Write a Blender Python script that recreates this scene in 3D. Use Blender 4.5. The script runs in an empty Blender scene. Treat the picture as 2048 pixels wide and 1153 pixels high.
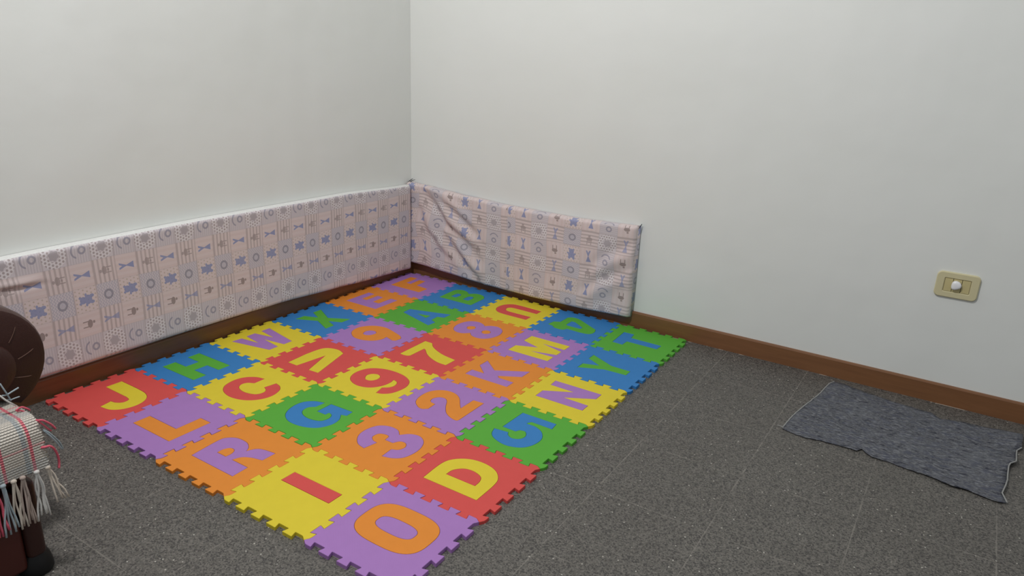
import bpy, bmesh, math, random
from mathutils import Vector, Matrix, noise
sc = bpy.context.scene
col = sc.collection
random.seed(7)

# ------------------------------------------------------------------ camera
F_PX, YAW, PIT, ROL = 1439.1, -0.5635, 0.3205, 0.0398
CAM = Vector((2.3942, -2.7919, 1.1394))
cy_, sy_, cp_, sp_, cr_, sr_ = (math.cos(YAW), math.sin(YAW), math.cos(PIT), math.sin(PIT), math.cos(ROL), math.sin(ROL))
fwd = Vector((cp_*sy_, cp_*cy_, -sp_)); rgt = Vector((cy_, -sy_, 0)); upv = rgt.cross(fwd)
R_ = cr_*rgt + sr_*upv; U_ = -sr_*rgt + cr_*upv
cd = bpy.data.cameras.new('camera'); cam = bpy.data.objects.new('camera', cd); col.objects.link(cam)
cd.sensor_width = 36; cd.sensor_fit = 'HORIZONTAL'; cd.lens = F_PX/2048*36; cd.clip_start = .05
cam.matrix_world = Matrix(((R_.x, U_.x, -fwd.x, CAM.x), (R_.y, U_.y, -fwd.y, CAM.y), (R_.z, U_.z, -fwd.z, CAM.z), (0, 0, 0, 1)))
sc.camera = cam

# ------------------------------------------------------------------ light and exposure
sc.view_settings.view_transform = 'Standard'; sc.view_settings.look = 'None'
sc.view_settings.exposure = 0.0; sc.view_settings.gamma = 1.0; sc.view_settings.use_curve_mapping = False
w = bpy.data.worlds.new('world'); sc.world = w; w.use_nodes = True
w.node_tree.nodes['Background'].inputs[0].default_value = (0.93, 0.97, 1.0, 1)
w.node_tree.nodes['Background'].inputs[1].default_value = 0.40
ld = bpy.data.lights.new('ceiling_lamp_light', 'POINT'); ld.shadow_soft_size = 0.11; ld.energy = 176; ld.color = (1.0, 0.995, 0.99)
lo = bpy.data.objects.new('ceiling_lamp_light', ld); col.objects.link(lo); lo.location = (1.10, -2.20, 3.00)

# ------------------------------------------------------------------ helpers
def tag(o, label=None, cat=None, group=None, kind=None):
    for k, v in (('label', label), ('category', cat), ('group', group), ('kind', kind)):
        if v: o[k] = v
    return o
def link(name, me, mat=None, parent=None, loc=None, smooth=False):
    me.name = name
    o = bpy.data.objects.new(name, me); col.objects.link(o)
    if mat: me.materials.append(mat)
    if parent: o.parent = parent
    if loc is not None: o.location = loc
    if smooth: me.shade_smooth()
    return o
def bm_link(name, bm, mat=None, parent=None, loc=None, smooth=False, keep=False):
    if not keep: bmesh.ops.recalc_face_normals(bm, faces=bm.faces)
    me = bpy.data.meshes.new(name); bm.to_mesh(me); bm.free()
    return link(name, me, mat, parent, loc, smooth)
def empty(name, loc=(0, 0, 0)):
    o = bpy.data.objects.new(name, None); col.objects.link(o); o.location = loc; o.empty_display_size = .1
    return o
def box(bm, x0, x1, y0, y1, z0, z1, bev=0, seg=2):
    b2 = bmesh.new(); bmesh.ops.create_cube(b2, size=1)
    for v in b2.verts:
        v.co = Vector(((x0+x1)/2+v.co.x*(x1-x0), (y0+y1)/2+v.co.y*(y1-y0), (z0+z1)/2+v.co.z*(z1-z0)))
    if bev: bmesh.ops.bevel(b2, geom=b2.edges[:], offset=bev, segments=seg, profile=.5, affect='EDGES')
    me = bpy.data.meshes.new('t'); b2.to_mesh(me); b2.free(); bm.from_mesh(me); bpy.data.meshes.remove(me)
def tube(bm, pts, r, n=6, r2=None):
    pts = [Vector(p) for p in pts]; rings = []
    for i, p in enumerate(pts):
        t = (pts[min(i+1, len(pts)-1)]-pts[max(i-1, 0)]).normalized()
        a = t.orthogonal().normalized() if i == 0 else (prev - t*prev.dot(t)).normalized()
        prev = a; b = t.cross(a); f = i/(len(pts)-1); rr = r if r2 is None else r+(r2-r)*f
        rings.append([bm.verts.new(p+a*math.cos(2*math.pi*k/n)*rr+b*math.sin(2*math.pi*k/n)*rr) for k in range(n)])
    for i in range(len(rings)-1):
        for k in range(n): bm.faces.new((rings[i][k], rings[i][(k+1) % n], rings[i+1][(k+1) % n], rings[i+1][k]))
    bm.faces.new(rings[0][::-1]); bm.faces.new(rings[-1])
def lin(c):
    return tuple(((x/255)/12.92 if x/255 <= .04045 else ((x/255+.055)/1.055)**2.4) for x in c)

# expression helper for procedural materials
class X:
    nt = None
    def __init__(s, k): s.k = k
    @staticmethod
    def op(o, *a):
        n = X.nt.nodes.new('ShaderNodeMath'); n.operation = o
        for i, v in enumerate(a):
            if isinstance(v, X): X.nt.links.new(v.k, n.inputs[i])
            else: n.inputs[i].default_value = v
        return X(n.outputs[0])
    def __add__(s, o): return X.op('ADD', s, o)
    __radd__ = __add__
    def __sub__(s, o): return X.op('SUBTRACT', s, o)
    def __rsub__(s, o): return X.op('SUBTRACT', o, s)
    def __mul__(s, o): return X.op('MULTIPLY', s, o)
    __rmul__ = __mul__
    def __truediv__(s, o): return X.op('DIVIDE', s, o)
    def lt(s, o): return X.op('LESS_THAN', s, o)
    def gt(s, o): return X.op('GREATER_THAN', s, o)
    def abs(s): return X.op('ABSOLUTE', s)
    def floor(s): return X.op('FLOOR', s)
    def sin(s): return X.op('SINE', s)
    def max(s, o): return X.op('MAXIMUM', s, o)
    def min(s, o): return X.op('MINIMUM', s, o)
    def mod(s, o): return X.op('FLOORED_MODULO', s, o)
    def eq(s, o): return X.op('COMPARE', s, o, .1)
def hyp(a, b): return X.op('SQRT', a*a+b*b)
def ell(fx, fy, cx, cy, rx, ry): return hyp((fx-cx)/rx, (fy-cy)/ry).lt(1.0)
def mixc(fac, a, b):
    n = X.nt.nodes.new('ShaderNodeMix'); n.data_type = 'RGBA'
    for s, v in ((0, fac), (6, a), (7, b)):
        if isinstance(v, X): X.nt.links.new(v.k, n.inputs[s])
        elif s == 0: n.inputs[0].default_value = v
        else: n.inputs[s].default_value = (*v, 1)
    return X(n.outputs[2])
def new_mat(name, rough=.6, spec=.3, color=None):
    m = bpy.data.materials.new(name); m.use_nodes = True; X.nt = m.node_tree
    b = m.node_tree.nodes['Principled BSDF']; b.inputs['Roughness'].default_value = rough
    b.inputs['Specular IOR Level'].default_value = spec
    if color: b.inputs['Base Color'].default_value = (*color, 1)
    return m, b
def coords(kind='Object'):
    n = X.nt.nodes.new('ShaderNodeTexCoord'); s = X.nt.nodes.new('ShaderNodeSeparateXYZ')
    X.nt.links.new(n.outputs[kind], s.inputs[0])
    return n.outputs[kind], X(s.outputs[0]), X(s.outputs[1]), X(s.outputs[2])
def noise_tex(vec, scale, detail=3, rough=.5, mapscale=None):
    if mapscale:
        mp = X.nt.nodes.new('ShaderNodeMapping'); mp.inputs['Scale'].default_value = mapscale
        X.nt.links.new(vec, mp.inputs[0]); vec = mp.outputs[0]
    n = X.nt.nodes.new('ShaderNodeTexNoise'); n.inputs['Scale'].default_value = scale
    n.inputs['Detail'].default_value = detail; n.inputs['Roughness'].default_value = rough
    X.nt.links.new(vec, n.inputs['Vector']); return X(n.outputs[0])
def ramp(v, lo_, hi_):
    n = X.nt.nodes.new('ShaderNodeMapRange'); n.inputs[1].default_value = lo_; n.inputs[2].default_value = hi_
    X.nt.links.new(v.k, n.inputs[0]); return X(n.outputs[0])
def bump(b, h, strength=.3, dist=.001):
    n = X.nt.nodes.new('ShaderNodeBump'); n.inputs['Strength'].default_value = strength; n.inputs['Distance'].default_value = dist
    X.nt.links.new(h.k, n.inputs['Height']); X.nt.links.new(n.outputs[0], b.inputs['Normal'])
def setc(b, c): X.nt.links.new(c.k, b.inputs['Base Color'])

# ------------------------------------------------------------------ materials of the setting
M = {}
m, b = new_mat('white_wall_paint', .42, .35); v, x, y, z = coords()
n1 = noise_tex(v, 2.2, 3); n2 = noise_tex(v, 60, 4)
setc(b, mixc(n1, lin((222, 224, 219)), lin((228, 229, 226))))
n4 = noise_tex(v, 1.0, 2, .5, (3.2, 3.2, .7))
bump(b, n1*8.0+n4*11.0+n2*.25, .35, .003); M['wall'] = m

m, b = new_mat('dark_granite_floor_tile', .5, .4); v, x, y, z = coords()
vo = X.nt.nodes.new('ShaderNodeTexVoronoi'); vo.inputs['Scale'].default_value = 300; X.nt.links.new(v, vo.inputs['Vector'])
sep = X.nt.nodes.new('ShaderNodeSeparateColor'); X.nt.links.new(vo.outputs['Color'], sep.inputs[0])
g = X(sep.outputs[0]); g2 = X(sep.outputs[1])
base = mixc(g.gt(.74), lin((93, 90, 85)), lin((112, 108, 102)))
base = mixc(g.lt(.26), base, lin((62, 60, 58)))
vo2 = X.nt.nodes.new('ShaderNodeTexVoronoi'); vo2.inputs['Scale'].default_value = 140; X.nt.links.new(v, vo2.inputs['Vector'])
sep2 = X.nt.nodes.new('ShaderNodeSeparateColor'); X.nt.links.new(vo2.outputs['Color'], sep2.inputs[0])
chip = X(sep2.outputs[0]).gt(.975)*X(vo2.outputs['Distance']).lt(.28)
base = mixc(chip, base, lin((190, 186, 176)))
big = noise_tex(v, 3.0, 4)
base = mixc(ramp(big, .3, .75)*.22, base, lin((60, 54, 50)))
nn = noise_tex(v, 14, 3)
gx = (((x-2.3175)/.3113+.5).mod(1.0)-.5).abs()*.3113
gy = ((y/.3040+.5).mod(1.0)-.5).abs()*.3040
gw = ramp(nn, .35, .62)*.0010+.0009
base = mixc(gx.lt(gw).max(gy.lt(gw))*ramp(nn, .3, .55)*.5, base, lin((134, 129, 121)))
n3 = noise_tex(v, 9, 4)
dust = (y+.0145).abs().lt(.0030)*n3.gt(.56)
base = mixc(dust*.8, base, lin((176, 166, 152)))
setc(b, base); M['floor'] = m

m, b = new_mat('varnished_brown_wood', .34, .45); v, x, y, z = coords()
n1 = noise_tex(v, 4, 5, .6, (1, 1, 14)); n2 = noise_tex(v, 20, 4, .6, (.5, .5, 6))
setc(b, mixc(n1*.7+n2*.3, lin((100, 66, 42)), lin((142, 98, 64))))
bump(b, n2, .15, .001); M['wood'] = m

# ------------------------------------------------------------------ the setting
bm = bmesh.new(); box(bm, -.12, 4.6, -4.6, .12, -.08, 0); tag(bm_link('floor', bm, M['floor']), kind='structure')
bm = bmesh.new(); box(bm, -.12, 0, -4.6, .12, 0, 2.6); tag(bm_link('wall_left', bm, M['wall']), kind='structure')
bm = bmesh.new(); box(bm, 0, 4.6, 0, .12, 0, 2.6); tag(bm_link('wall_right', bm, M['wall']), kind='structure')
def baseboard(name, axis, L0, L1):
    H, D = .0726, .012
    prof = [(0, 0), (D, 0), (D, H-.006), (D*.85, H-.002), (D*.6, H), (0, H)]
    bm = bmesh.new(); N = 60; rings = []
    for i in range(N+1):
        t = L0+(L1-L0)*i/N
        rings.append([bm.verts.new((t, -d, h) if axis == 'x' else (d, t, h)) for d, h in prof])
    for i in range(N):
        for k in range(len(prof)):
            k2 = (k+1) % len(prof); bm.faces.new((rings[i][k], rings[i][k2], rings[i+1][k2], rings[i+1][k]))
    bm.faces.new(rings[0]); bm.faces.new(rings[-1][::-1])
    return tag(bm_link(name, bm, M['wood']), kind='structure')
baseboard('baseboard_right', 'x', 0.0, 4.6)
baseboard('baseboard_left', 'y', -.0121, -4.6)

# ------------------------------------------------------------------ puzzle mat
OX, OY, TH, P = 0.0239, -0.0360, 0.003, 0.30
COL = dict(yellow=(214, 194, 52), orange=(218, 134, 50), purple=(162, 118, 182), red=(206, 78, 74), green=(86, 164, 56), blue=(54, 122, 184))
for k, c in COL.items():
    m, b = new_mat('%s_foam' % k, .62, .25); v, x, y, z = coords()
    s = ((x*6283/3.0).sin()*(y*6283/3.0).sin())
    n1 = noise_tex(v, 30, 2)
    c = lin(c); setc(b, mixc(n1, tuple(q*.96 for q in c), tuple(min(1, q*1.04) for q in c)))
    bump(b, s*.5+n1, .12, .0006); M[k] = m

S = 1
GLY = {
'J': [[(.20,.54),(.20,.72),(.50,.72),(.66,.71,S),(.77,.67,S),(.84,.59,S),(.865,.48,S),(.83,.36,S),(.74,.28,S),(.60,.255),(.57,.385),(.64,.40,S),(.695,.45,S),(.68,.52,S),(.60,.54)]],
'L': [[(.20,.26),(.20,.44),(.65,.44),(.65,.72),(.81,.72),(.81,.26)]],
'R': [[(.20,.24),(.17,.54,S),(.19,.63,S),(.28,.69,S),(.42,.69,S),(.51,.64,S),(.545,.585),(.59,.665,S),(.66,.70,S),(.80,.72),(.80,.57),(.68,.54,S),(.60,.49,S),(.565,.41),(.79,.41),(.80,.24)],[(.345,.41),(.345,.48,S),(.38,.535,S),(.44,.535,S),(.475,.48,S),(.475,.41)]],
'H': [[(.20,.22),(.20,.385),(.41,.385),(.41,.56),(.19,.56),(.19,.72),(.79,.72),(.79,.56),(.575,.56),(.575,.385),(.80,.385),(.80,.22)]],
'C': [[(.42,.72),(.30,.69,S),(.205,.605,S),(.175,.48,S),(.215,.33,S),(.33,.235,S),(.50,.20,S),(.67,.24,S),(.785,.34,S),(.83,.48,S),(.79,.62,S),(.71,.695,S),(.62,.72),(.595,.575),(.665,.54,S),(.69,.475,S),(.65,.40,S),(.52,.365,S),(.39,.39,S),(.33,.46,S),(.35,.535,S),(.42,.575)]],
'W': [[(.19,.20),(.20,.34),(.50,.375),(.19,.43),(.19,.56),(.50,.615),(.19,.67),(.19,.80),(.78,.68),(.78,.55),(.45,.50),(.78,.45),(.78,.315)]],
'V': [[(.22,.20),(.40,.20),(.66,.84)][0:0]+[(.27,.20),(.25,.50),(.27,.72,S),(.34,.81,S),(.48,.84,S),(.60,.80),(.78,.21),(.63,.20),(.475,.62),(.42,.20)]],
'9r': [[(.69,.235),(.655,.375),(.715,.43,S),(.735,.50,S),(.70,.58,S),(.62,.61),(.64,.52,S),(.62,.40,S),(.54,.29,S),(.40,.245,S),(.26,.28,S),(.165,.365,S),(.125,.50,S),(.165,.655,S),(.29,.75,S),(.46,.785,S),(.65,.765,S),(.80,.68,S),(.865,.53,S),(.84,.35,S),(.77,.265,S)],[(.30,.47,S),(.35,.42,S),(.42,.43,S),(.46,.50,S),(.44,.575,S),(.38,.605,S),(.315,.58,S),(.285,.525,S)]],
'G': [[(.41,.72),(.29,.68,S),(.205,.58,S),(.205,.43,S),(.28,.29,S),(.42,.215,S),(.60,.22,S),(.75,.29,S),(.82,.42,S),(.81,.54,S),(.745,.635),(.81,.655),(.80,.75),(.49,.74),(.49,.54),(.61,.54),(.62,.59,S),(.68,.565,S),(.705,.49,S),(.67,.41,S),(.55,.375,S),(.43,.395,S),(.355,.455,S),(.345,.54,S),(.40,.60)]],
'3': [[(.41,.29),(.30,.32,S),(.205,.42,S),(.175,.55,S),(.215,.69,S),(.32,.755,S),(.44,.75,S),(.52,.685),(.60,.765,S),(.71,.785,S),(.815,.71,S),(.865,.56,S),(.84,.40,S),(.76,.32,S),(.65,.285),(.64,.43),(.705,.465,S),(.725,.54,S),(.68,.60,S),(.61,.595,S),(.57,.53),(.47,.53),(.455,.60,S),(.40,.61,S),(.335,.58,S),(.325,.50,S),(.38,.45,S),(.44,.44)]],
'I': [[(.20,.455),(.20,.61),(.80,.61),(.80,.455)]],
'D': [[(.20,.24),(.19,.52,S),(.24,.65,S),(.36,.74,S),(.51,.765,S),(.66,.73,S),(.76,.64,S),(.795,.52,S),(.80,.24)],[(.335,.405),(.345,.50,S),(.42,.58,S),(.52,.595,S),(.62,.56,S),(.66,.49,S),(.665,.405)]],
'2': [[(.395,.42),(.40,.29),(.345,.25,S),(.27,.27,S),(.18,.35,S),(.14,.48,S),(.15,.62,S),(.22,.72,S),(.32,.765,S),(.43,.755,S),(.53,.69,S),(.61,.59,S),(.68,.51),(.68,.75),(.815,.76),(.82,.29),(.80,.265,S),(.72,.28,S),(.62,.335,S),(.53,.44,S),(.46,.55,S),(.40,.595,S),(.33,.58,S),(.29,.51,S),(.315,.44,S)]],
'K': [[(.19,.265),(.19,.405),(.37,.405),(.19,.57),(.19,.74),(.42,.555),(.79,.785),(.79,.60),(.54,.45),(.58,.41),(.79,.41),(.79,.265)]],
'M': [[(.20,.20),(.20,.385),(.48,.505),(.20,.60),(.20,.80),(.80,.80),(.80,.65),(.46,.655),(.80,.565),(.80,.44),(.46,.345),(.80,.35),(.80,.20)]],
'7': [[(.17,.24),(.16,.755),(.28,.755),(.36,.67,S),(.48,.60,S),(.64,.54,S),(.85,.505),(.85,.315),(.72,.32,S),(.57,.37,S),(.45,.44,S),(.35,.53,S),(.31,.55),(.31,.27),(.28,.245,S),(.23,.235,S)]],
'8': [[(.275,.285,S),(.185,.35,S),(.135,.48,S),(.145,.62,S),(.20,.73,S),(.31,.775,S),(.41,.75,S),(.475,.70),(.55,.765,S),(.66,.785,S),(.77,.71,S),(.825,.56,S),(.80,.40,S),(.72,.30,S),(.61,.28,S),(.52,.31,S),(.465,.37),(.38,.29,S)],[(.295,.53,S),(.32,.58,S),(.37,.60,S),(.415,.565,S),(.415,.50,S),(.375,.46,S),(.325,.475,S)],[(.555,.53,S),(.58,.58,S),(.63,.595,S),(.68,.55,S),(.68,.495,S),(.635,.455,S),(.58,.475,S)]],
'F': [[(.19,.27),(.17,.80),(.30,.81),(.32,.51),(.41,.51),(.39,.76),(.51,.77),(.54,.51),(.79,.48),(.79,.265)]],
'E': [[(.19,.26),(.19,.75),(.31,.75),(.31,.47),(.41,.47),(.41,.72),(.52,.72),(.54,.47),(.66,.47),(.66,.75),(.79,.75),(.79,.26)]],
'X': [[(.20,.25),(.20,.41),(.40,.49),(.19,.59),(.19,.74),(.52,.565),(.80,.73),(.80,.56),(.62,.48),(.80,.41),(.80,.26),(.50,.395)]],
'9o': [[(.20,.35,S),(.135,.45,S),(.125,.57,S),(.18,.68,S),(.28,.76,S),(.42,.79,S),(.56,.76,S),(.74,.70),(.80,.67,S),(.85,.61,S),(.84,.52),(.80,.50),(.66,.545),(.665,.44,S),(.61,.34,S),(.48,.27,S),(.33,.27,S)],[(.31,.47,S),(.30,.53,S),(.34,.59,S),(.41,.60,S),(.46,.55,S),(.45,.47,S),(.40,.425,S),(.34,.43,S)]],
'A': [[(.20,.42),(.19,.58),(.81,.77),(.81,.61),(.71,.58),(.72,.43),(.83,.38),(.82,.235)],[(.40,.495),(.61,.55),(.61,.44)]],
'B': [[(.19,.29),(.17,.68),(.20,.75,S),(.28,.79,S),(.38,.77,S),(.465,.70),(.53,.765,S),(.61,.79,S),(.72,.755,S),(.79,.66),(.80,.29)],[(.31,.43),(.31,.58,S),(.35,.61,S),(.395,.59,S),(.41,.53,S),(.405,.43)],[(.54,.43),(.54,.58,S),(.58,.62,S),(.63,.60,S),(.65,.53,S),(.645,.43)]],
'U': [[(.80,.74),(.80,.595),(.44,.60,S),(.35,.59,S),(.31,.53,S),(.345,.455,S),(.44,.43,S),(.80,.43),(.80,.285),(.40,.29,S),(.27,.325,S),(.195,.41,S),(.17,.51,S),(.19,.63,S),(.26,.72,S),(.38,.755,S)]],
'4': [[(.15,.34),(.165,.48),(.25,.53),(.25,.75),(.30,.80,S),(.41,.80,S),(.60,.69),(.80,.57),(.83,.49,S),(.83,.40,S),(.78,.345,S),(.66,.33),(.46,.345),(.42,.27,S),(.30,.27,S),(.24,.32)],[(.37,.48),(.37,.65),(.43,.65),(.62,.52),(.61,.46),(.41,.46)]],
'T': [[(.19,.31),(.17,.74),(.32,.745),(.34,.595),(.79,.585),(.78,.44),(.345,.445),(.34,.30)]],
'Y': [[(.20,.265),(.20,.41),(.40,.48),(.19,.60),(.19,.74),(.53,.565),(.79,.555),(.79,.42),(.50,.41)]],
'N': [[(.18,.28),(.18,.44),(.50,.62),(.18,.63),(.17,.76),(.78,.76),(.78,.62),(.46,.43),(.78,.42),(.78,.28)]],
'5': [[(.22,.33),(.28,.83),(.70,.83),(.70,.71),(.46,.71),(.44,.665,S),(.54,.655,S),(.65,.59,S),(.72,.47,S),(.715,.32,S),(.64,.205,S),(.49,.165,S),(.33,.205,S)][0:0]+[(.27,.46),(.28,.84),(.70,.84),(.715,.72),(.465,.725),(.44,.665,S),(.55,.66,S),(.66,.60,S),(.73,.48,S),(.72,.33,S),(.645,.215,S),(.50,.165,S),(.35,.20,S),(.26,.27,S),(.22,.375),(.38,.395),(.41,.345,S),(.48,.315,S),(.55,.35,S),(.57,.43,S),(.52,.51,S),(.455,.505),(.43,.455)]],
}
def superell(ca, cb, ra, rb, n=3.0, N=48):
    o = []
    for i in range(N):
        t = 2*math.pi*i/N; c, s = math.cos(t), math.sin(t)
        o.append((ca+ra*math.copysign(abs(c)**(2/n), c), cb+rb*math.copysign(abs(s)**(2/n), s)))
    return o
def smooth_loop(pts):
    n = len(pts); out = []
    g = lambda i: Vector(pts[i % n][:2])
    s = lambda i: len(pts[i % n]) == 3
    for i in range(n):
        p1, p2 = g(i), g(i+1)
        if not s(i) and not s(i+1): out.append(tuple(p1)); continue
        p0 = g(i-1) if s(i) else p1*2-p2
        p3 = g(i+2) if s(i+1) else p2*2-p1
        for k in range(6):
            t = k/6
            q = .5*((2*p1)+(-p0+p2)*t+(2*p0-5*p1+4*p2-p3)*t*t+(-p0+3*p1-3*p2+p3)*t**3)
            out.append(tuple(q))
    return out
def offs(loop, d):
    """offset a closed loop outwards (d>0) from its enclosed area"""
    n = len(loop); A = sum(loop[i][0]*loop[(i+1) % n][1]-loop[(i+1) % n][0]*loop[i][1] for i in range(n))
    sg = 1 if A > 0 else -1; out = []
    for i in range(n):
        p0, p1, p2 = Vector(loop[i-1]), Vector(loop[i]), Vector(loop[(i+1) % n])
        a = (p1-p0); c = (p2-p1)
        if a.length < 1e-9 or c.length < 1e-9: out.append(tuple(p1)); continue
        a.normalize(); c.normalize()
        na = Vector((a.y, -a.x))*sg; nc = Vector((c.y, -c.x))*sg
        m_ = na+nc; L = m_.length
        if L < .2: out.append(tuple(p1)); continue
        m_ /= L; k = min(1/max(m_.dot(na), .35), 2.4)
        out.append(tuple(p1+m_*d*k))
    return out
def slab(loops, h, ch=.0007, z0=0.0):
    """solid plate from nested loops: list of (loop, sign); sign +1 material inside, -1 hole; loops in metres"""
    bm = bmesh.new(); te = []
    for lp, sg in loops:
        top = offs(lp, -sg*ch); n = len(lp)
        A = [bm.verts.new((p[0], p[1], h)) for p in top]
        B = [bm.verts.new((p[0], p[1], h-ch)) for p in lp]
        Cc = [bm.verts.new((p[0], p[1], z0)) for p in lp]
        for i in range(n):
            k = (i+1) % n
            te.append(bm.edges.new((A[i], A[k])))
            bm.faces.new((A[i], A[k], B[k], B[i])); bm.faces.new((B[i], B[k], Cc[k], Cc[i]))
    bmesh.ops.triangle_fill(bm, edges=te, use_beauty=True, use_dissolve=False)
    return bm
def tooth_edge():
    A, f = .029, .009; T = [.10+.0975*k for k in range(9)]
    pts = [(0, 0), (.022, A*.45), (.038, A*.85), (.060, A)]
    for k, t in enumerate(T):
        s = A if k % 2 == 0 else -A
        pts += [(t+f, s), (t-f, -s)]
    pts += [(.945, -A), (.962, -A*.85), (.978, -A*.45)]
    # round the tooth corners
    out = []
    for i, p in enumerate(pts):
        if 4 <= i < len(pts)-3:
            p0, p1, p2 = Vector(pts[i-1]), Vector(p), Vector(pts[i+1]); r = .007
            a = p1+(p0-p1).normalized()*r; c = p1+(p2-p1).normalized()*r
            out += [tuple(a), tuple(.25*a+.5*p1+.25*c), tuple(c)]
        else: out.append(p)
    return out
TE = tooth_edge()
def tile_outline():
    top = [(o, t) for t, o in TE]                 # a=0 boundary, along b
    right = [(t, 1-o) for t, o in TE]             # b=1 boundary, along a
    bottom = [(1+o, t) for t, o in TE][::-1]
    left = [(t, -o) for t, o in TE][::-1]
    bottom = [(1, 1)]+bottom[:-1]; left = [(1, 0)]+left[:-1]
    return top+right+bottom+left
OUT = tile_outline()
GRID = [  # rows by distance from the left wall; columns from the right wall outward
 [('F','purple','orange'),('E','orange','purple'),('X','blue','green'),('W','yellow','purple'),('H','blue','green'),('J','red','yellow')],
 [('B','blue','green'),('A','green','blue'),('9o','purple','orange'),('V','red','yellow'),('C','yellow','red'),('L','purple','orange')],
 [('U','yellow','red'),('8','orange','purple'),('7','red','yellow'),('9r','yellow','red'),('G','green','blue'),('R','orange','purple')],
 [('4','blue','green'),('M','purple','yellow'),('K','orange','purple'),('2','purple','orange'),('3','orange','purple'),('I','yellow','red')],
 [('T','green','blue'),('Y','blue','green'),('N','yellow','purple'),('5','green','blue'),('D','red','yellow'),('O','purple','orange')]]
WORD = {'2': 'two', '3': 'three', '4': 'four', '5': 'five', '7': 'seven', '8': 'eight', '9': 'nine'}
def edge_note(i, j):
    if (i, j) == (0, 0): return ' in the room corner'
    if (i, j) == (0, 5): return ' nearest the sofa arm'
    if (i, j) == (4, 5): return ' at the nearest tip'
    if (i, j) == (4, 0): return ' beside the bare skirting'
    if i == 0: return ' along the left wall'
    if j == 0: return ' along the right wall'
    if j == 5: return ' on the front left edge'
    if i == 4: return ' on the right edge'
    return ' amid the mat'
for i in range(5):
    for j in range(6):
        ch_, tc, lc = GRID[i][j]
        to = lambda lp: [(p[0]*P, p[1]*P) for p in lp]
        loops = [superell(.495, .545, .35, .255, 3.0), superell(.49, .542, .20, .092, 2.8)] if ch_ == 'O' else [smooth_loop(l) for l in GLY[ch_]]
        L = [to(l) for l in loops]; g = .0007
        thick = .0100+random.uniform(-.0007, .0007)
        tl = [(offs(to(OUT), -.0004), 1), (offs(L[0], g), -1)]+[(offs(c, -g), 1) for c in L[1:]]
        bm = slab(tl, thick, .0008)
        root = bm_link('foam_mat_tile', bm, M[tc])
        name = ch_[0]; digit = name.isdigit()
        bm = slab([(L[0], 1)]+[(c, -1) for c in L[1:]], thick+random.uniform(-.0005, .0002), .0005)
        ins = bm_link('number_inlay' if digit else 'letter_inlay', bm, M[lc], root)
        ins['label'] = '%s foam %s %s' % (lc, 'number' if digit else 'letter', name)
        c, s = math.cos(TH), math.sin(TH); ax, ay = i*P, -(j+1)*P
        root.location = (OX+c*ax-s*ay, OY+s*ax+c*ay, 0); root.rotation_euler = (0, 0, TH)
        extra = ' upside-down' if ch_ == 'U' else ' sideways' if ch_ == 'V' else ''
        tag(root, '%s foam tile with%s %s %s%s' % (tc, extra, lc, 'numeral %s' % WORD[name] if digit else 'letter %s' % name, edge_note(i, j)),
            'floor mat', 'interlocking foam alphabet tiles of the play mat')

# ------------------------------------------------------------------ padded bumpers along the walls
m, b = new_mat('nursery_print_cotton', .85, .15)
vv, U, V, _ = coords('UV')
cu, cv = U/.0845, V/.0750
mm_, nn_ = cu.floor().mod(4.0), cv.floor().mod(2.0)
fx, fy = cu-cu.floor()-.5, cv-cv.floor()-.5
isr = lambda k, r: mm_.eq(float(k))*nn_.eq(float(r))
pale = lin((218, 202, 200)); lil = lin((208, 199, 203)); brown = lin((158, 144, 142)); blue = lin((128, 140, 182)); gry = lin((170, 162, 166))
halo = lin((226, 220, 222))
cS = mm_.eq(1.0).max(mm_.eq(3.0))*nn_.eq(0.0)
c = mixc(isr(0, 0).max(isr(2, 0)).max(isr(0, 1)), pale, lil)
# stripes along the cloth, with a double line on the patch borders
st = (fy*6.2832*5.0).sin().gt(.25)
c = mixc(cS*st*.55, c, brown)
c = mixc(isr(0, 1)*(fy*6.2832*9.0).sin().gt(0.0)*.35, c, gry)
c = mixc((mm_.eq(1.0).max(mm_.eq(3.0)))*nn_.eq(1.0)*(fx*6.2832*4.0).sin().gt(0.0)*.22, c, lin((205, 178, 172)))
wv = ((fy*8.0+(fx*6.2832*7.0).sin()*.28)*6.2832).sin().gt(0.0)
c = mixc(isr(2, 0)*wv*.45, c, lin((150, 150, 170)))
c = mixc((fy.abs()).gt(.465)*.35, c, brown)
c = mixc((fx.abs()).gt(.475)*.18, c, gry)
# dots
def dots(k, r):
    du, dv = fx*k, fy*k
    a_ = (du+dv*.5); row = (dv*1.0).floor()
    sx = (du+row*.5); lx = sx-sx.floor()-.5; ly = dv-dv.floor()-.5
    return hyp(lx, ly).lt(r)
d0 = dots(7.0, .33); rr = hyp(fx, fy)
c = mixc(isr(0, 0)*rr.lt(.52)*rr.gt(.24)*d0*.75, c, brown)
c = mixc(isr(0, 0)*rr.lt(.52)*rr.gt(.24)*(1.0-d0)*.7, c, halo)
c = mixc(isr(2, 1)*dots(6.0, .22)*.6, c, lin((176, 160, 140)))
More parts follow.
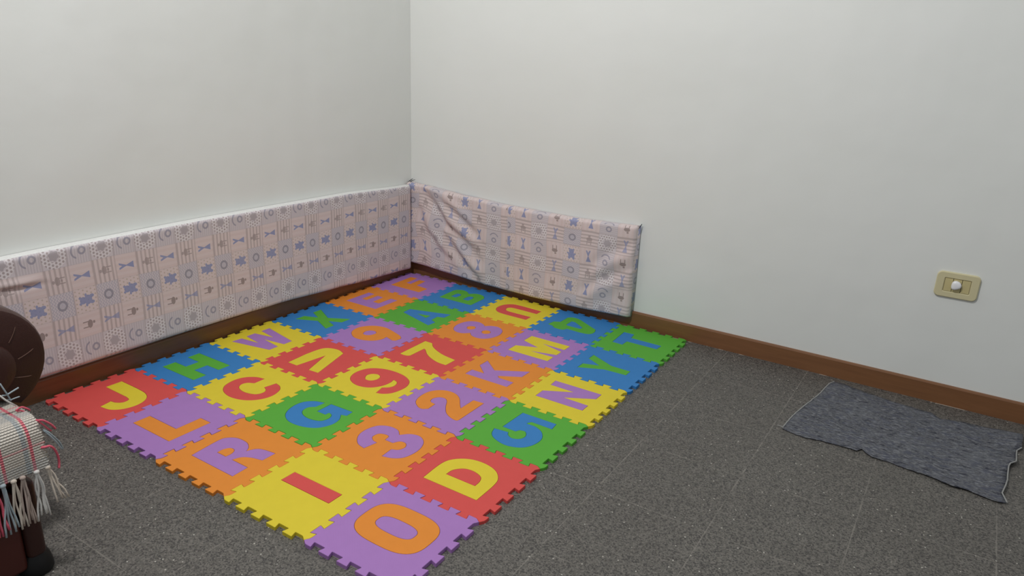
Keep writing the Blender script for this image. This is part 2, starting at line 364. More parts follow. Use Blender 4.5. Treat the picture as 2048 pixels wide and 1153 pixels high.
# motifs
th = X.op('ARCTAN2', fy, fx)
flower = rr.lt(((th*6.0).sin()*.025)+.20)
c = mixc(isr(0, 0)*flower*.85, c, gry)
ring = isr(2, 0)*(rr-.17).abs().lt(.045); c = mixc(ring*.85, c, lin((140, 138, 150)))
c = mixc(isr(2, 0)*rr.lt(.12)*.8, c, lin((190, 186, 196)))
bow = fx.abs().lt((fy.abs()*.36)+.02)*fy.abs().lt(.34)
bow = bow*(1.0-(fx.abs().lt((fy-.20)*.45)))
c = mixc((isr(1, 0)*.7).max(isr(3, 1)*.88)*bow, c, blue)
ted = ell(fx, fy, 0, .14, .15, .14).max(ell(fx, fy, 0, -.08, .19, .17)).max(ell(fx, fy, -.13, -.25, .07, .10)).max(ell(fx, fy, .13, -.25, .07, .10)).max(ell(fx, fy, -.12, .26, .05, .06)).max(ell(fx, fy, .12, .26, .05, .06)).max(ell(fx, fy, -.2, -.0, .07, .05)).max(ell(fx, fy, .2, -.0, .07, .05))
c = mixc(isr(2, 1)*ted*.85, c, blue)
ani = ell(fx, fy, 0, .02, .17, .11).max(ell(fx, fy, -.02, .19, .07, .06)).max((fx.abs()-.11).abs().lt(.022)*(fy+.16).abs().lt(.14)).max(ell(fx, fy, .0, -.16, .05, .04))
ani2 = ell(fx, fy, 0, -.03, .17, .11).max((fx.abs()-.11).abs().lt(.022)*(fy-.16).abs().lt(.12)).max(ell(fx, fy, .04, -.20, .06, .05))
c = mixc(isr(3, 0)*ani.max(0.0)*.8, c, brown)
c = mixc(isr(1, 1)*ani2*.85, c, lin((138, 122, 118)))
r2 = hyp(fx, fy-.02); arc = (r2-.27).abs().lt(.035)*fy.gt(.10)
r3 = hyp(fx, fy+.15); sh = (r3-.13).abs().lt(.04)
c = mixc(isr(0, 1)*arc.max(sh)*.8, c, lin((142, 140, 156)))
wn = noise_tex(vv, 14, 3)
c = mixc(wn*.18, c, lin((200, 190, 190)))
setc(b, c); fine = noise_tex(vv, 900, 2); bump(b, fine, .15, .0004)
b.inputs['Sheen Weight'].default_value = .15
M['print'] = m
m, b = new_mat('white_cotton_backing', .9, .1); v, x, y, z = coords(); n1 = noise_tex(v, 120, 3); setc(b, mixc(n1, lin((206, 206, 202)), lin((232, 232, 230)))); bump(b, n1, .5, .003); M['backing'] = m
m, b = new_mat('dark_fabric_tie', .8, .1, lin((70, 72, 76))); M['tie'] = m

def seg_ridge(px, pz, pts, width, amp):
    """soft fold along a polyline"""
    best = 1e9; f = 0
    for k in range(len(pts)-1):
        a, c = Vector(pts[k]), Vector(pts[k+1]); d = c-a; t = max(0, min(1, (Vector((px, pz))-a).dot(d)/d.length_squared))
        q = a+d*t; dd = (Vector((px, pz))-q); s = math.copysign(1, d.x*dd.y-d.y*dd.x); L = dd.length
        if L < abs(best): best = L*s; f = (k+t)/(len(pts)-1)
    u = best/width
    env = math.sin(math.pi*min(1, max(0, .08+f*.9)))**.6
    return amp*env*(math.exp(-(u-.9)**2)-.9*math.exp(-(u*1.3)**2))
def interp(t, tab):
    for k in range(len(tab)-1):
        if t <= tab[k+1][0] or k == len(tab)-2:
            a, c = tab[k], tab[k+1]; f = max(0, min(1, (t-a[0])/(c[0]-a[0]))); f = f*f*(3-2*f)*.5+f*.5
            return a[1]+(c[1]-a[1])*f
def bumper(name, axis, L0, L1, topz, botz, D, fold, uvfun, step=.008, white_top=False):
    """soft padded board swept along a wall: profile (depth, height) from back bottom round the front to back top"""
    n = int(abs(L1-L0)/step); bm = bmesh.new(); uvl = bm.loops.layers.uv.new('UVMap'); rows = []
    NF = 52; R = .013
    for i in range(n+1):
        l = L0+(L1-L0)*i/n; zt, zb = interp(abs(l), topz), interp(abs(l), botz)
        e = min(i, n-i)*step; inset = 0 if e > .016 else .016-math.sqrt(max(0, .016**2-(.016-e)**2))
        prof = []
        prof += [(.002+q*(D-R-inset*.5)/3, zb+.003*(3-q)/3) for q in range(3)]
        for k in range(5):
            a = math.pi/2*k/4; prof.append((D-R-inset+R*math.sin(a), zb+R-R*math.cos(a)))
        for k in range(1, NF): prof.append((D-inset, zb+R+(zt-R*1.0-zb-R)*k/NF))
        for k in range(6):
            a = math.pi/2*k/5; prof.append((D-R-inset+R*math.cos(a), zt-R+R*math.sin(a)))
        prof += [(D*.55, zt+.002), (D*.25, zt+.001), (.0015, zt-.002)]
        row = []; s = 0; prev_ = None
        for k, (d, zz) in enumerate(prof):
            if prev_: s += math.hypot(d-prev_[0], zz-prev_[1])
            prev_ = (d, zz)
            wgt = max(0, min(1, (d-.015)/.02))
            dd = d+fold(l, zz)*wgt
            co = (l, -dd, zz) if axis == 'x' else (dd, l, zz)
            row.append((bm.verts.new(co), uvfun(l, zz if 3 < k < len(prof)-8 else (zb+s-D+R*.4 if k <= 3 else zt-R+(s-sf)), zt, zb)))
            if k == len(prof)-9: sf = s
        rows.append(row)
    for i in range(n):
        for k in range(len(rows[0])-1):
            q = [rows[i][k], rows[i][k+1], rows[i+1][k+1], rows[i+1][k]]
            f = bm.faces.new([v_[0] for v_ in q])
            for lp, v_ in zip(f.loops, q): lp[uvl].uv = v_[1]
    for r_, lend in ((rows[0], L0), (rows[-1], L1)):
        f = bm.faces.new([v_[0] for v_ in r_])
        for lp in f.loops:
            co = lp.vert.co; dpt = -co.y if axis == 'x' else co.x
            lp[uvl].uv = uvfun(lend+(.05-dpt), co.z, 1, 0)
    nk = len(rows[0])-1
    if white_top:
        bm.faces.ensure_lookup_table()
        for i in range(n):
            for k in range(nk-5, nk): bm.faces[i*nk+k].material_index = 1
    bmesh.ops.recalc_face_normals(bm, faces=bm.faces)
    o = bm_link(name, bm, M['print'], keep=True, smooth=True); o.data.materials.append(M['backing'])
    return o
# print phase: hexagon patch centred on x=.796 (cell 0), stripes row centred on z=.365
def uv_right(x, z, zt, zb):
    u = x-.796+.5*.0845+.0845*4*10
    t = z-.365+.5*.075+.075*2*10
    if x < .625: u += .338-.089+.0-.338*0-.338+.0
    if x < .35:
        k = (.35-x)/.35; t -= .05*k; u -= .0*k
        t += .012*math.sin(x*38)*k; u += .012*math.sin(z*24+x*10)*k
    t += .0018*math.sin(x*31+z*9); u += .0022*math.sin(z*27+x*5)
    return (u, t)
def uv_left(y, z, zt, zb):
    u = z-.145+.5*.0845+.0845*4*10-(interp(-y, [(0, -.004), (.9, .004), (2, .002)]))
    u = (z-.145)*(.0845/.0832)+.5*.0845+.0845*4*10
    t = (-y-.711)*(.075/.0742)+.5*.075+.075*2*10
    t += .0015*math.sin(z*22+y*3); u += .0015*math.sin(y*17)
    return (u, t)
def fold_right(x, z):
    d = .0022*math.sin(x*9+z*4)+.0050*noise.noise(Vector((x*9, z*9, 3)))*(1.3-.6*x)
    d += seg_ridge(x, z, [(.11, .47), (.20, .39), (.26, .31), (.36, .25), (.44, .20)], .034, .022)
    d += seg_ridge(x, z, [(.16, .47), (.27, .40), (.37, .34), (.46, .28)], .028, .014)
    d += seg_ridge(x, z, [(.28, .24), (.33, .18), (.40, .11), (.47, .06)], .030, .018)
    d += seg_ridge(x, z, [(1.24, .37), (1.13, .31), (1.04, .22)], .034, .012)
    d += seg_ridge(x, z, [(1.22, .25), (1.10, .19), (1.02, .12)], .034, .011)
    d += seg_ridge(x, z, [(.10, .36), (.14, .26), (.22, .18), (.30, .12)], .026, .010)
    d += .0012*math.exp(-((x-.625)/.003)**2)*(-1)
    return d
def fold_left(y, z):
    d = .0012*math.sin(y*6+z*3)+.0012*noise.noise(Vector((y*5, z*6, 9)))
    d += seg_ridge(y, z, [(-1.93, .405), (-1.86, .40), (-1.79, .40)], .012, .007)
    d += .003*noise.noise(Vector((y*14, z*3, 1)))*max(0, 1-(z-.05)/.12)
    return d
br = bumper('padded_wall_bumper', 'x', .003, 1.262,
    [(0, .484), (.08, .480), (.385, .460), (.62, .449), (.965, .445), (1.15, .452), (1.262, .456)],
    [(0, .072), (.1, .068), (.5, .043), (.75, .039), (1.03, .042), (1.27, .052)], .050, fold_right, uv_right)
tag(br, 'short creased nursery print bumper on the right wall above the T tile', 'wall bumper', 'fabric covered bumpers above the skirting')
bl = bumper('padded_wall_bumper', 'y', -.056, -2.06,
    [(0, .472), (.1, .476), (.5, .493), (1.24, .500), (1.76, .497), (2.1, .49)],
    [(0, .036), (.15, .046), (.35, .052), (.6, .068), (.9, .084), (1.5, .092), (2.1, .094)], .050, fold_left, uv_left, white_top=True)
tag(bl, 'long smooth nursery print bumper on the left wall behind the sofa', 'wall bumper', 'fabric covered bumpers above the skirting')
# end ties and stitched tab
bm = bmesh.new(); tube(bm, [(1.258, -.030, .438), (1.262, -.022, .450), (1.266, -.014, .459), (1.268, -.010, .464)], .0028, 6, .0014)
tag(bm_link('corner_tie', bm, M['tie'], br), 'small dark tie at the corner')
bm = bmesh.new(); tube(bm, [(.012, -.040, .470), (.006, -.030, .484), (.012, -.016, .494), (.018, -.010, .500)], .0035, 6, .001)
tube(bm, [(.014, -.036, .476), (.024, -.024, .492), (.040, -.018, .498)], .003, 6, .001)
tag(bm_link('corner_tie', bm, M['tie'], br), 'gathered thread at the inner corner')

bm = bmesh.new(); tube(bm, [(.410, -.0545, .243), (.425, -.0580, .246), (.440, -.0585, .243), (.452, -.0560, .245)], .0010, 5)
tag(bm_link('loose_thread', bm, M['backing'], br), 'loose white thread')
# ------------------------------------------------------------------ wall plate
m, b = new_mat('ivory_plastic', .35, .4, lin((205, 196, 158))); M['ivory'] = m
m, b = new_mat('ivory_module_plastic', .4, .4, lin((196, 183, 134))); M['ivory2'] = m
m, b = new_mat('white_plastic', .3, .45, lin((232, 231, 232))); M['wplast'] = m
def rrect(x0, x1, z0, z1, r, n=8):
    o = []
    for cx, cz, a0 in ((x1-r, z1-r, 0), (x0+r, z1-r, 90), (x0+r, z0+r, 180), (x1-r, z0+r, 270)):
        for k in range(n+1):
            a = math.radians(a0+90*k/n); o.append((cx+r*math.cos(a), cz+r*math.sin(a)))
    return o
def up_wall(o):  # built flat (x, z, depth) -> stand against the right wall
    o.rotation_euler = (math.radians(90), 0, 0); return o
root = empty('wall_socket', (2.4205, 0, .4325))
tag(root, 'rounded rectangular ivory wall socket plate with a white blanking plug, on the right wall', 'socket')
outer = rrect(-.064, .064, -.0445, .0445, .016); inner = rrect(-.0385, .0385, -.0228, .0228, .002, 3)
bm = slab([(outer, 1), (inner, -1)], .0085, .0028)
up_wall(bm_link('cover_plate', bm, M['ivory'], root))
for k, (a, c) in enumerate(((-.0378, -.0143), (-.0128, .0118), (.0133, .0378))):
    bm = slab([(rrect(a, c, -.0222, .0222, .0015, 3), 1)], .0078, .0006)
    up_wall(bm_link('socket_module', bm, M['ivory2'], root))
bm = bmesh.new(); box(bm, -.0384, .0384, -.0227, .0227, 0.0003, .004); 
up_wall(bm_link('back_frame', bm, M['tie'], root))
pl = [(-.0165, .0, S), (-.0145, .0125, S), (-.0065, .0180, S), (.004, .0160, S), (.0105, .0100, S), (.0128, .0030, S), (.0105, -.0045, S), (.002, -.0100, S), (-.007, -.0125, S), (-.0140, -.0100, S)]
lp = smooth_loop(pl); bm = bmesh.new(); rings = []
for f, h in ((1.0, .0079), (1.03, .012), (1.0, .016), (.90, .019), (.70, .0208), (.4, .0217)):
    rings.append([bm.verts.new((p[0]*f-.0018*(1-f), p[1]*f, h)) for p in lp])
for a, c in zip(rings, rings[1:]):
    for k in range(len(lp)): bm.faces.new((a[k], a[(k+1) % len(lp)], c[(k+1) % len(lp)], c[k]))
bm.faces.new(rings[-1]); bm.faces.new(rings[0][::-1])
tag(up_wall(bm_link('blanking_plug', bm, M['wplast'], root, smooth=True)), 'white rounded blanking plug')

# ------------------------------------------------------------------ felt cloth on the floor
m, b = new_mat('blue_grey_felt', .95, .1); v, x, y, z = coords()
n1 = noise_tex(v, 26, 6, .65, (1, 2.2, 1)); n2 = noise_tex(v, 130, 4, .7, (1, 2, 1)); n3 = noise_tex(v, 7, 3)
c = mixc(ramp(n2, .30, .70), lin((60, 61, 67)), lin((122, 123, 126)))
c = mixc(ramp(n1, .48, .60)*.7, c, lin((74, 77, 91)))
c = mixc(ramp(n3, .50, .75)*.35, c, lin((118, 120, 124)))
c = mixc(ramp(n1, .46, .36)*.75, c, lin((40, 42, 56)))
c = mixc(ramp(noise_tex(v, 55, 3, .6, (1, 2.5, 1)), .55, .64)*.5, c, lin((142, 144, 148)))
setc(b, c); bump(b, n2+n1, .6, .002); M['felt'] = m
m, b = new_mat('pale_frayed_edge', .95, .05, lin((150, 150, 148))); M['fray'] = m
FO = [(2.110,-.058),(2.097,-.100),(2.087,-.200),(2.062,-.332),(2.045,-.440),(2.037,-.550),(2.080,-.562),(2.115,-.566),(2.162,-.556),(2.212,-.552),(2.262,-.555),(2.273,-.534),(2.292,-.556),(2.305,-.566),(2.355,-.565),(2.408,-.577),(2.441,-.580),(2.466,-.583),(2.517,-.602),(2.560,-.598),(2.580,-.606),(2.624,-.614),(2.650,-.610),(2.638,-.568),(2.646,-.520),(2.652,-.470),(2.655,-.385),(2.659,-.368),(2.673,-.350),(2.679,-.245),(2.692,-.224),(2.696,-.125),(2.666,-.118),(2.630,-.121),(2.535,-.129),(2.470,-.150),(2.455,-.142),(2.436,-.118),(2.366,-.112),(2.322,-.108),(2.253,-.092),(2.180,-.073),(2.140,-.055)]
def felt_z(x, y):
    e = .0045+.0025*noise.noise(Vector((x*9, y*9, 0)))+.0012*noise.noise(Vector((x*30, y*30, 0)))
    dx = 2.66-x
    if dx < .06: e += .010*(1-dx/.06)*(.5+.5*math.sin(y*34+1))
    dy = y+.60
    if dy < .05: e += .005*max(0, (1-dy/.05))*(.5+.5*math.sin(x*26))
    return max(e, .0025)
from mathutils import geometry as geo
lp = []
for k in range(len(FO)):
    a, c = Vector(FO[k]), Vector(FO[(k+1) % len(FO)]); nseg = max(1, int((c-a).length/.006))
    for q in range(nseg):
        p = a+(c-a)*q/nseg; d = Vector((noise.noise(Vector((p.x*80, p.y*80, 1))), noise.noise(Vector((p.x*80, p.y*80, 7)))))*.0022
        lp.append(p+d)
nb = len(lp); pts = list(lp)
def inside(p):
    r = False
    for k in range(nb):
        a, c = lp[k], lp[k-1]
        if (a.y > p.y) != (c.y > p.y) and p.x < (c.x-a.x)*(p.y-a.y)/(c.y-a.y)+a.x: r = not r
    return r
for gx_ in range(46):
    for gy_ in range(40):
        p = Vector((2.04+gx_*.0145, -.61+gy_*.0145))
        if inside(p) and min((p-q).length for q in lp) > .006: pts.append(p)
res = geo.delaunay_2d_cdt(pts, [(k, (k+1) % nb) for k in range(nb)], [], 1, 1e-6)
bm = bmesh.new(); vs = [bm.verts.new((p.x-2.36, p.y+.34, felt_z(p.x, p.y))) for p in res[0]]
vb = [bm.verts.new((p.x-2.36, p.y+.34, max(.0004, felt_z(p.x, p.y)-.0028))) for p in res[0]]
for f in res[2]:
    bm.faces.new([vs[k] for k in f]); bm.faces.new([vb[k] for k in f][::-1])
be = [e for e in bm.edges if len(e.link_faces) == 1 and e.verts[0].index == e.verts[0].index]
bm.verts.index_update(); N_ = len(vs)
for e in [e for e in bm.edges if len(e.link_faces) == 1 and e.verts[0].index < N_ and e.verts[1].index < N_]:
    i0, i1 = e.verts[0].index, e.verts[1].index
    bm.faces.new((vs[i0], vs[i1], vb[i1], vb[i0]))
bm.normal_update()
felt = bm_link('felt_floor_cloth', bm, M['felt'], loc=(2.36, -.34, 0), smooth=True)
tag(felt, 'thin mottled blue-grey felt cloth with ragged edges lying on the dark floor by the skirting', 'floor cloth')
bm = bmesh.new()
path = [Vector(p) for p in FO[0:6]]; pp = []
for k in range(5):
    for q in range(12):
        p = path[k]+(path[k+1]-path[k])*q/12; pp.append(p)
tube(bm, [(p.x-2.36+.0015*noise.noise(Vector((p.x*60, p.y*60, 2))), p.y+.34, felt_z(p.x, p.y)+.0006) for p in pp], .0022, 6)
tube(bm, [(2.040-2.36, -.548+.34, .006), (2.028-2.36, -.545+.34, .008), (2.018-2.36, -.542+.34, .006)], .0018, 5, .0008)
tag(bm_link('frayed_edge', bm, M['fray'], felt), 'pale frayed left edge')
bm = bmesh.new()
path = [Vector(p) for p in FO[22:31]]; pp = []
for k in range(8):
    for q in range(8): pp.append(path[k]+(path[k+1]-path[k])*q/8)
tube(bm, [(p.x-2.36+.001, p.y+.34, felt_z(p.x, p.y)+.0008) for p in pp], .0020, 6)
tag(bm_link('frayed_edge', bm, M['fray'], felt), 'pale curled right edge')

# ------------------------------------------------------------------ sofa
m, b = new_mat('dark_brown_leather', .42, .35); v, x, y, z = coords()
n1 = noise_tex(v, 9, 4); n2 = noise_tex(v, 260, 3, .6)
setc(b, mixc(n1, lin((46, 26, 23)), lin((68, 38, 32)))); bump(b, n2+n1*2, .35, .0015); M['leather'] = m
m, b = new_mat('red_brown_leather', .42, .45); v, x, y, z = coords(); n1 = noise_tex(v, 9, 4); n2 = noise_tex(v, 260, 3, .6)
setc(b, mixc(n1, lin((66, 26, 22)), lin((88, 40, 32)))); bump(b, n2, .3, .001); M['leather2'] = m
m, b = new_mat('black_foot', .5, .3, lin((24, 23, 24))); M['foot'] = m
m, b = new_mat('leather_seam', .6, .3, lin((104, 78, 68))); M['seam'] = m
SY = -2.215                                     # sofa's end nearest the mat
sofa = empty('sofa', (.45, -3.05, 0)); so = Vector((.45, -3.05, 0))
tag(sofa, 'dark brown leather sofa with a pleated scroll arm by the left wall', 'sofa')
def sp(name, bm, mt, smooth=True, parent=None, label=None):
    for v_ in bm.verts: v_.co -= so
    o = bm_link(name, bm, mt, parent or sofa, smooth=False)
    if smooth:
        for p_ in o.data.polygons: p_.use_smooth = True
        o.data.set_sharp_from_angle(angle=math.radians(40))
    if label: o['label'] = label
    return o
bm = bmesh.new(); box(bm, .10, .845, -3.88, SY-.040, .022, .22, .012, 3); sp('seat_base', bm, M['leather2'])
for yy in (SY-.0395, -3.92):
    bm = bmesh.new(); box(bm, .10, .850, yy, yy+.038, .046, .235, .012, 3); sp('corner_post', bm, M['leather'])
for k, (y0, y1) in enumerate(((-3.89, -3.06), (-3.05, SY-.002))):
    bm = bmesh.new(); box(bm, .30, .846, y0, y1, .222, .362, .032, 5); sp('seat_cushion', bm, M['leather'])
bm = bmesh.new(); box(bm, .065, .30, -3.88, SY-.06, .20, .80, .06, 5); sp('backrest', bm, M['leather'])
def scroll_arm(yc, sgn):
    """arm swept along x: upright that rolls outward into a scroll"""
    R = .128; zc = .468; prof = []
    for k in range(0, 29):
        a = math.radians(-62+ (62+205)*k/28); prof.append((yc+sgn*R*math.cos(a), zc+R*1.0*math.sin(a)))
    inner_y = yc-sgn*.105
    prof += [(inner_y, zc-.06), (inner_y, .3725), (yc+sgn*.000, .3725), (yc+sgn*.020, .376)]
    bm = bmesh.new(); rings = []
    for x_, f in ((.075, 1), (.20, 1), (.40, 1), (.60, 1), (.712, 1), (.728, .985), (.738, .95), (.742, .88)):
        rings.append([bm.verts.new((x_, yc+(p[0]-yc)*f, zc+(p[1]-zc)*f)) for p in prof])
    n = len(prof)
    for a, c in zip(rings, rings[1:]):
        for k in range(n): bm.faces.new((a[k], a[(k+1) % n], c[(k+1) % n], c[k]))
    bm.faces.new(rings[0][::-1]); bm.faces.new(rings[-1])
    arm = sp('armrest', bm, M['leather'])
    # front roll panel: padded disc with pleats radiating round it
    bm = bmesh.new(); rr_ = []
    for f, h in ((.062, .742), (.060, .749), (.052, .754), (.035, .757), (.015, .758)):
        rr_.append([bm.verts.new((h, yc-sgn*.002+f*math.cos(2*math.pi*k/32), zc-.012+f*math.sin(2*math.pi*k/32))) for k in range(32)])
    for a, c in zip(rr_, rr_[1:]):
        for k in range(32): bm.faces.new((a[k], a[(k+1) % 32], c[(k+1) % 32], c[k]))
    bm.faces.new(rr_[-1]); bm.faces.new(rr_[0][::-1]); sp('roll_panel', bm, M['leather'], parent=None)
    for ang in (-40, -4, 34, 72, 110, 150, 190):
        a0 = math.radians(ang); pts_ = []
        for k in range(9):
            f = k/8; a = a0+.28*f; r_ = .066+.058*f; pts_.append((.7425 - .016*max(0, f-.55)*1.6, yc+sgn*r_*math.cos(a), zc+r_*math.sin(a)))
        bm = bmesh.new(); tube(bm, pts_, .0009, 5); sp('pleat_seam', bm, M['seam'])
scroll_arm(-2.229, 1); scroll_arm(-3.88, -1)
for yy in (SY-.020, -3.893):
    for xx in (.822, .13):
        bm = bmesh.new(); rg = []
        for h, r_ in ((0, .031), (.006, .034), (.02, .033), (.036, .030), (.050, .024)):
            rg.append([bm.verts.new((xx+r_*math.cos(2*math.pi*k/24), yy+r_*math.sin(2*math.pi*k/24), h)) for k in range(24)])
        for a, c in zip(rg, rg[1:]):
            for k in range(24): bm.faces.new((a[k], a[(k+1) % 24], c[(k+1) % 24], c[k]))
        bm.faces.new(rg[0][::-1]); bm.faces.new(rg[-1]); sp('foot', bm, M['foot'])

# ------------------------------------------------------------------ woven throw over the seat front
Y1 = -2.190
m, b = new_mat('cream_woven_plaid', .95, .1)
vv, U, V, _ = coords('UV')      # U: metres from the right edge, V: metres along the drape
wx, wy = U/.0058, V/.0056
row = wy.floor().mod(2.0)
lx = (wx+row*.5)-((wx+row*.5).floor())-.5; ly = wy-wy.floor()-.5
kn = ramp(hyp(lx*.8, ly), .62, .15)
cream = lin((232, 224, 212)); pk = lin((240, 120, 134)); gb = lin((176, 184, 188)); tp = lin((212, 202, 190))
c = mixc(noise_tex(vv, 60, 2)*.5, cream, tp)
up = U.mod(.0560)
c = mixc((up-.0375).abs().lt(.0045)*.75, c, gb)
c = mixc((up-.0265).abs().lt(.0030)*.92, c, pk)
c = mixc((up-.0120).abs().lt(.0030)*.0, c, gb)
vp = V.mod(.125)
c = mixc((vp-.0200).abs().lt(.0024)*(.45+row*.45), c, pk)
c = mixc((vp-.064).abs().lt(.0120)*.35, c, gb)
setc(b, c); c = None; bump(b, kn, 1.0, .005); M['throw'] = m
for nme, cc in (('cream_yarn', (214, 202, 188)), ('white_yarn', (224, 221, 216)), ('pink_yarn', (232, 108, 126)), ('grey_yarn', (168, 180, 186)), ('taupe_yarn', (188, 170, 160))):
    m, b = new_mat(nme, .95, .1); v, x, y, z = coords(); n1 = noise_tex(v, 500, 2)
    cc = lin(cc); setc(b, mixc(n1, tuple(q*.8 for q in cc), cc)); bump(b, n1, .6, .001); M[nme] = m
to = Vector((.85, -2.5, 0))
throw = empty('woven_throw', to)
tag(throw, 'cream woven throw with pink plaid lines and knotted fringe hanging over the sofa seat', 'throw')
bm = bmesh.new(); uvl = bm.loops.layers.uv.new('UVMap')
ny, prof = 220, []
s = 0
for k in range(60): prof.append((.50+.322*k/60, .366))
for k in range(13):
    a = math.pi/2*k/12; prof.append((.822+.036*math.sin(a), .366-.036+.036*math.cos(a)))
for k in range(1, 30): prof.append((.858+.005*k/29, .330-.074*k/29))
grid = []
for i in range(ny+1):
    y_ = Y1-.62*i/ny; row_ = []; s = 0; pv = None
    for k, (x_, z_) in enumerate(prof):
        if pv: s += math.hypot(x_-pv[0], z_-pv[1])
        pv = (x_, z_)
        f = k/len(prof); wob = .0016*noise.noise(Vector((y_*16, f*6, 0)))
        hang = max(0, (f-.75)/.25)
        edge = .0016*math.sin(s/.0056*math.pi) if i == 0 else 0
        shift = 0
        pu = 0
        row_.append((bm.verts.new((x_+(wob+.004*hang*math.sin(y_*40))*(hang+.1)+pu*hang, y_-shift+edge, z_+abs(wob)*(1-hang)+pu*(1-hang)+.0008)), (.62*i/ny, s)))
    grid.append(row_)
for i in range(ny):
    for k in range(len(prof)-1):
        q = [grid[i][k], grid[i][k+1], grid[i+1][k+1], grid[i+1][k]]
        f = bm.faces.new([v_[0] for v_ in q])
        for l_, v_ in zip(f.loops, q): l_[uvl].uv = v_[1]
bm.normal_update()
for v_ in bm.verts: v_.co -= to
cl = bm_link('woven_cloth', bm, M['throw'], throw, smooth=True)
sol = cl.modifiers.new('thickness', 'SOLIDIFY'); sol.thickness = .003; sol.offset = 1
def strand(p0, p1, sway, r=.0013, n=9, bend=(0, 0, 0)):
    p0, p1 = Vector(p0), Vector(p1); pts_ = []
    ph = random.uniform(0, 6)
    for k in range(n):
        f = k/(n-1); p = p0+(p1-p0)*f
        p += Vector((.0022*math.sin(f*5+ph), sway*math.sin(f*math.pi*1.3+ph*.2), 0))*math.sin(math.pi*min(1, f*1.1))
        p += Vector(bend)*math.sin(f*math.pi)
        pts_.append(p-to)
    return pts_
tassels = [(0.004, 'cream_yarn', 4, (.014, .016)), (.026, 'white_yarn', 5, (.0, .0)), (.053, 'taupe_yarn', 5, (0, 0)), (.070, 'cream_yarn', 4, (0, 0)), (.090, 'grey_yarn', 4, (0, 0))]
k = 0; d_ = .110
while d_ < .61:
    tassels.append((d_, ('pink_yarn', 'cream_yarn', 'white_yarn', 'grey_yarn', 'cream_yarn', 'taupe_yarn')[k % 6], 4, (0, 0))); d_ += .021; k += 1
for d_, mt, cnt, (ox_, oy_) in tassels:
    bm = bmesh.new(); y_ = Y1-d_; zt = .2560
    b2 = bmesh.new(); bmesh.ops.create_icosphere(b2, subdivisions=2, radius=1)
    for v_ in b2.verts: v_.co = Vector((v_.co.x*.0052, v_.co.y*.0060, v_.co.z*.0050))+Vector((.865, y_, zt))-to
    me = bpy.data.meshes.new('t'); b2.to_mesh(me); b2.free(); bm.from_mesh(me); bpy.data.meshes.remove(me)
    for q in range(cnt):
        f = (q-(cnt-1)/2)/max(1, cnt-1)
        end = (.868+ox_*.3+random.uniform(-.002, .003), y_+f*.024+oy_*(1 if d_ < .01 else 0)+random.uniform(-.003, .003), zt-(.106 if d_ > .01 else .086)+random.uniform(-.008, .006))
        tube(bm, strand((.8655, y_+f*.004, zt-.001), end, random.uniform(-.006, .006)), (.0021 if mt != 'pink_yarn' else .0028), 6)
    bmesh.ops.recalc_face_normals(bm, faces=bm.faces)
    o = bm_link('fringe_tassel', bm, M[mt], throw, keep=True, smooth=True); o['label'] = '%s knotted fringe tassel' % mt.split('_')[0]
o = None
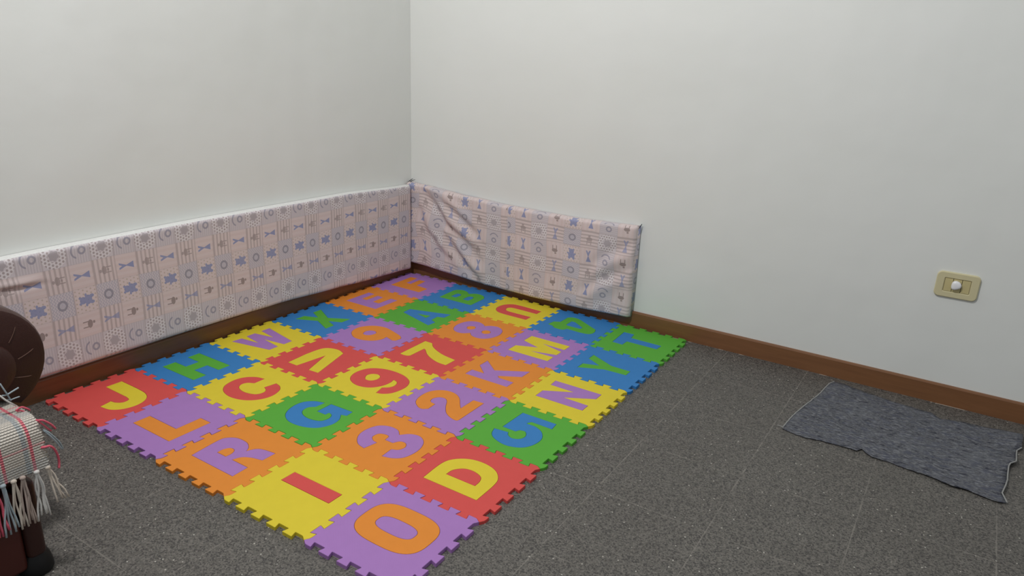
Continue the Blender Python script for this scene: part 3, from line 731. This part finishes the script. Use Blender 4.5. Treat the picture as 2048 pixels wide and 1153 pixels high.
# loose weft ends sticking out of the right edge
loose = [
    ('pink_yarn', 0.0026, [(0.8620, -2.1982, 0.3051), (0.8654, -2.1920, 0.3045), (0.8656, -2.1834, 0.3029), (0.8626, -2.1746, 0.2915), (0.8590, -2.1686, 0.2726), (0.8582, -2.1677, 0.2558), (0.8609, -2.1713, 0.2412)]),
    ('pink_yarn', 0.0021, [(0.8580, -2.1945, 0.3661), (0.8614, -2.1865, 0.3648), (0.8616, -2.1781, 0.3565), (0.8586, -2.1686, 0.3441), (0.8550, -2.1617, 0.3313)]),
    ('pink_yarn', 0.0018, [(0.8560, -2.1952, 0.3681), (0.8594, -2.1862, 0.3546), (0.8596, -2.1777, 0.3402), (0.8566, -2.1715, 0.3315)]),
    ('grey_yarn', 0.0017, [(0.8600, -2.1874, 0.3423), (0.8634, -2.1787, 0.3324), (0.8636, -2.1693, 0.3161), (0.8606, -2.1603, 0.2986), (0.8570, -2.1553, 0.2790)]),
    ('grey_yarn', 0.0016, [(0.8610, -2.1863, 0.3398), (0.8644, -2.1783, 0.3253), (0.8646, -2.1692, 0.3067), (0.8616, -2.1591, 0.2825)]),
    ('pink_yarn', 0.0018, [(0.8000, -2.2075, 0.3760), (0.8034, -2.1979, 0.3815), (0.8036, -2.1893, 0.3756), (0.8006, -2.1815, 0.3665)]),
    ('pink_yarn', 0.0017, [(0.8000, -2.2061, 0.3740), (0.8034, -2.1974, 0.3730), (0.8036, -2.1894, 0.3626), (0.8006, -2.1842, 0.3497)]),
    ('white_yarn', 0.0019, [(0.7900, -2.2263, 0.4159), (0.7934, -2.2202, 0.4052), (0.7936, -2.2125, 0.3951), (0.7906, -2.2017, 0.3826)]),
    ('grey_yarn', 0.0017, [(0.7900, -2.2228, 0.4145), (0.7934, -2.2148, 0.4146), (0.7936, -2.2050, 0.4177), (0.7906, -2.1907, 0.4204)]),
    ('grey_yarn', 0.0014, [(0.7900, -2.2154, 0.4022), (0.7934, -2.2095, 0.4008), (0.7936, -2.2019, 0.4013), (0.7906, -2.1921, 0.3999)]),
    ('grey_yarn', 0.0017, [(0.7900, -2.2220, 0.4417), (0.7934, -2.2183, 0.4276), (0.7936, -2.2141, 0.4144), (0.7906, -2.2089, 0.3973)]),
]
for mt, r_, pts_ in loose:
    P3 = [Vector(p_) for p_ in pts_]
    fine_ = []
    for k_ in range(len(P3)-1):
        p0 = P3[max(0, k_-1)]; p1 = P3[k_]; p2 = P3[k_+1]; p3 = P3[min(len(P3)-1, k_+2)]
        for q in range(4):
            t = q/4; fine_.append(.5*((2*p1)+(-p0+p2)*t+(2*p0-5*p1+4*p2-p3)*t*t+(-p0+3*p1-3*p2+p3)*t**3))
    fine_.append(P3[-1])
    bm = bmesh.new(); tube(bm, [p-to for p in fine_], r_, 6)
    o = bm_link('loose_yarn_end', bm, M[mt], throw, smooth=True); o['label'] = '%s loose yarn end' % mt.split('_')[0]
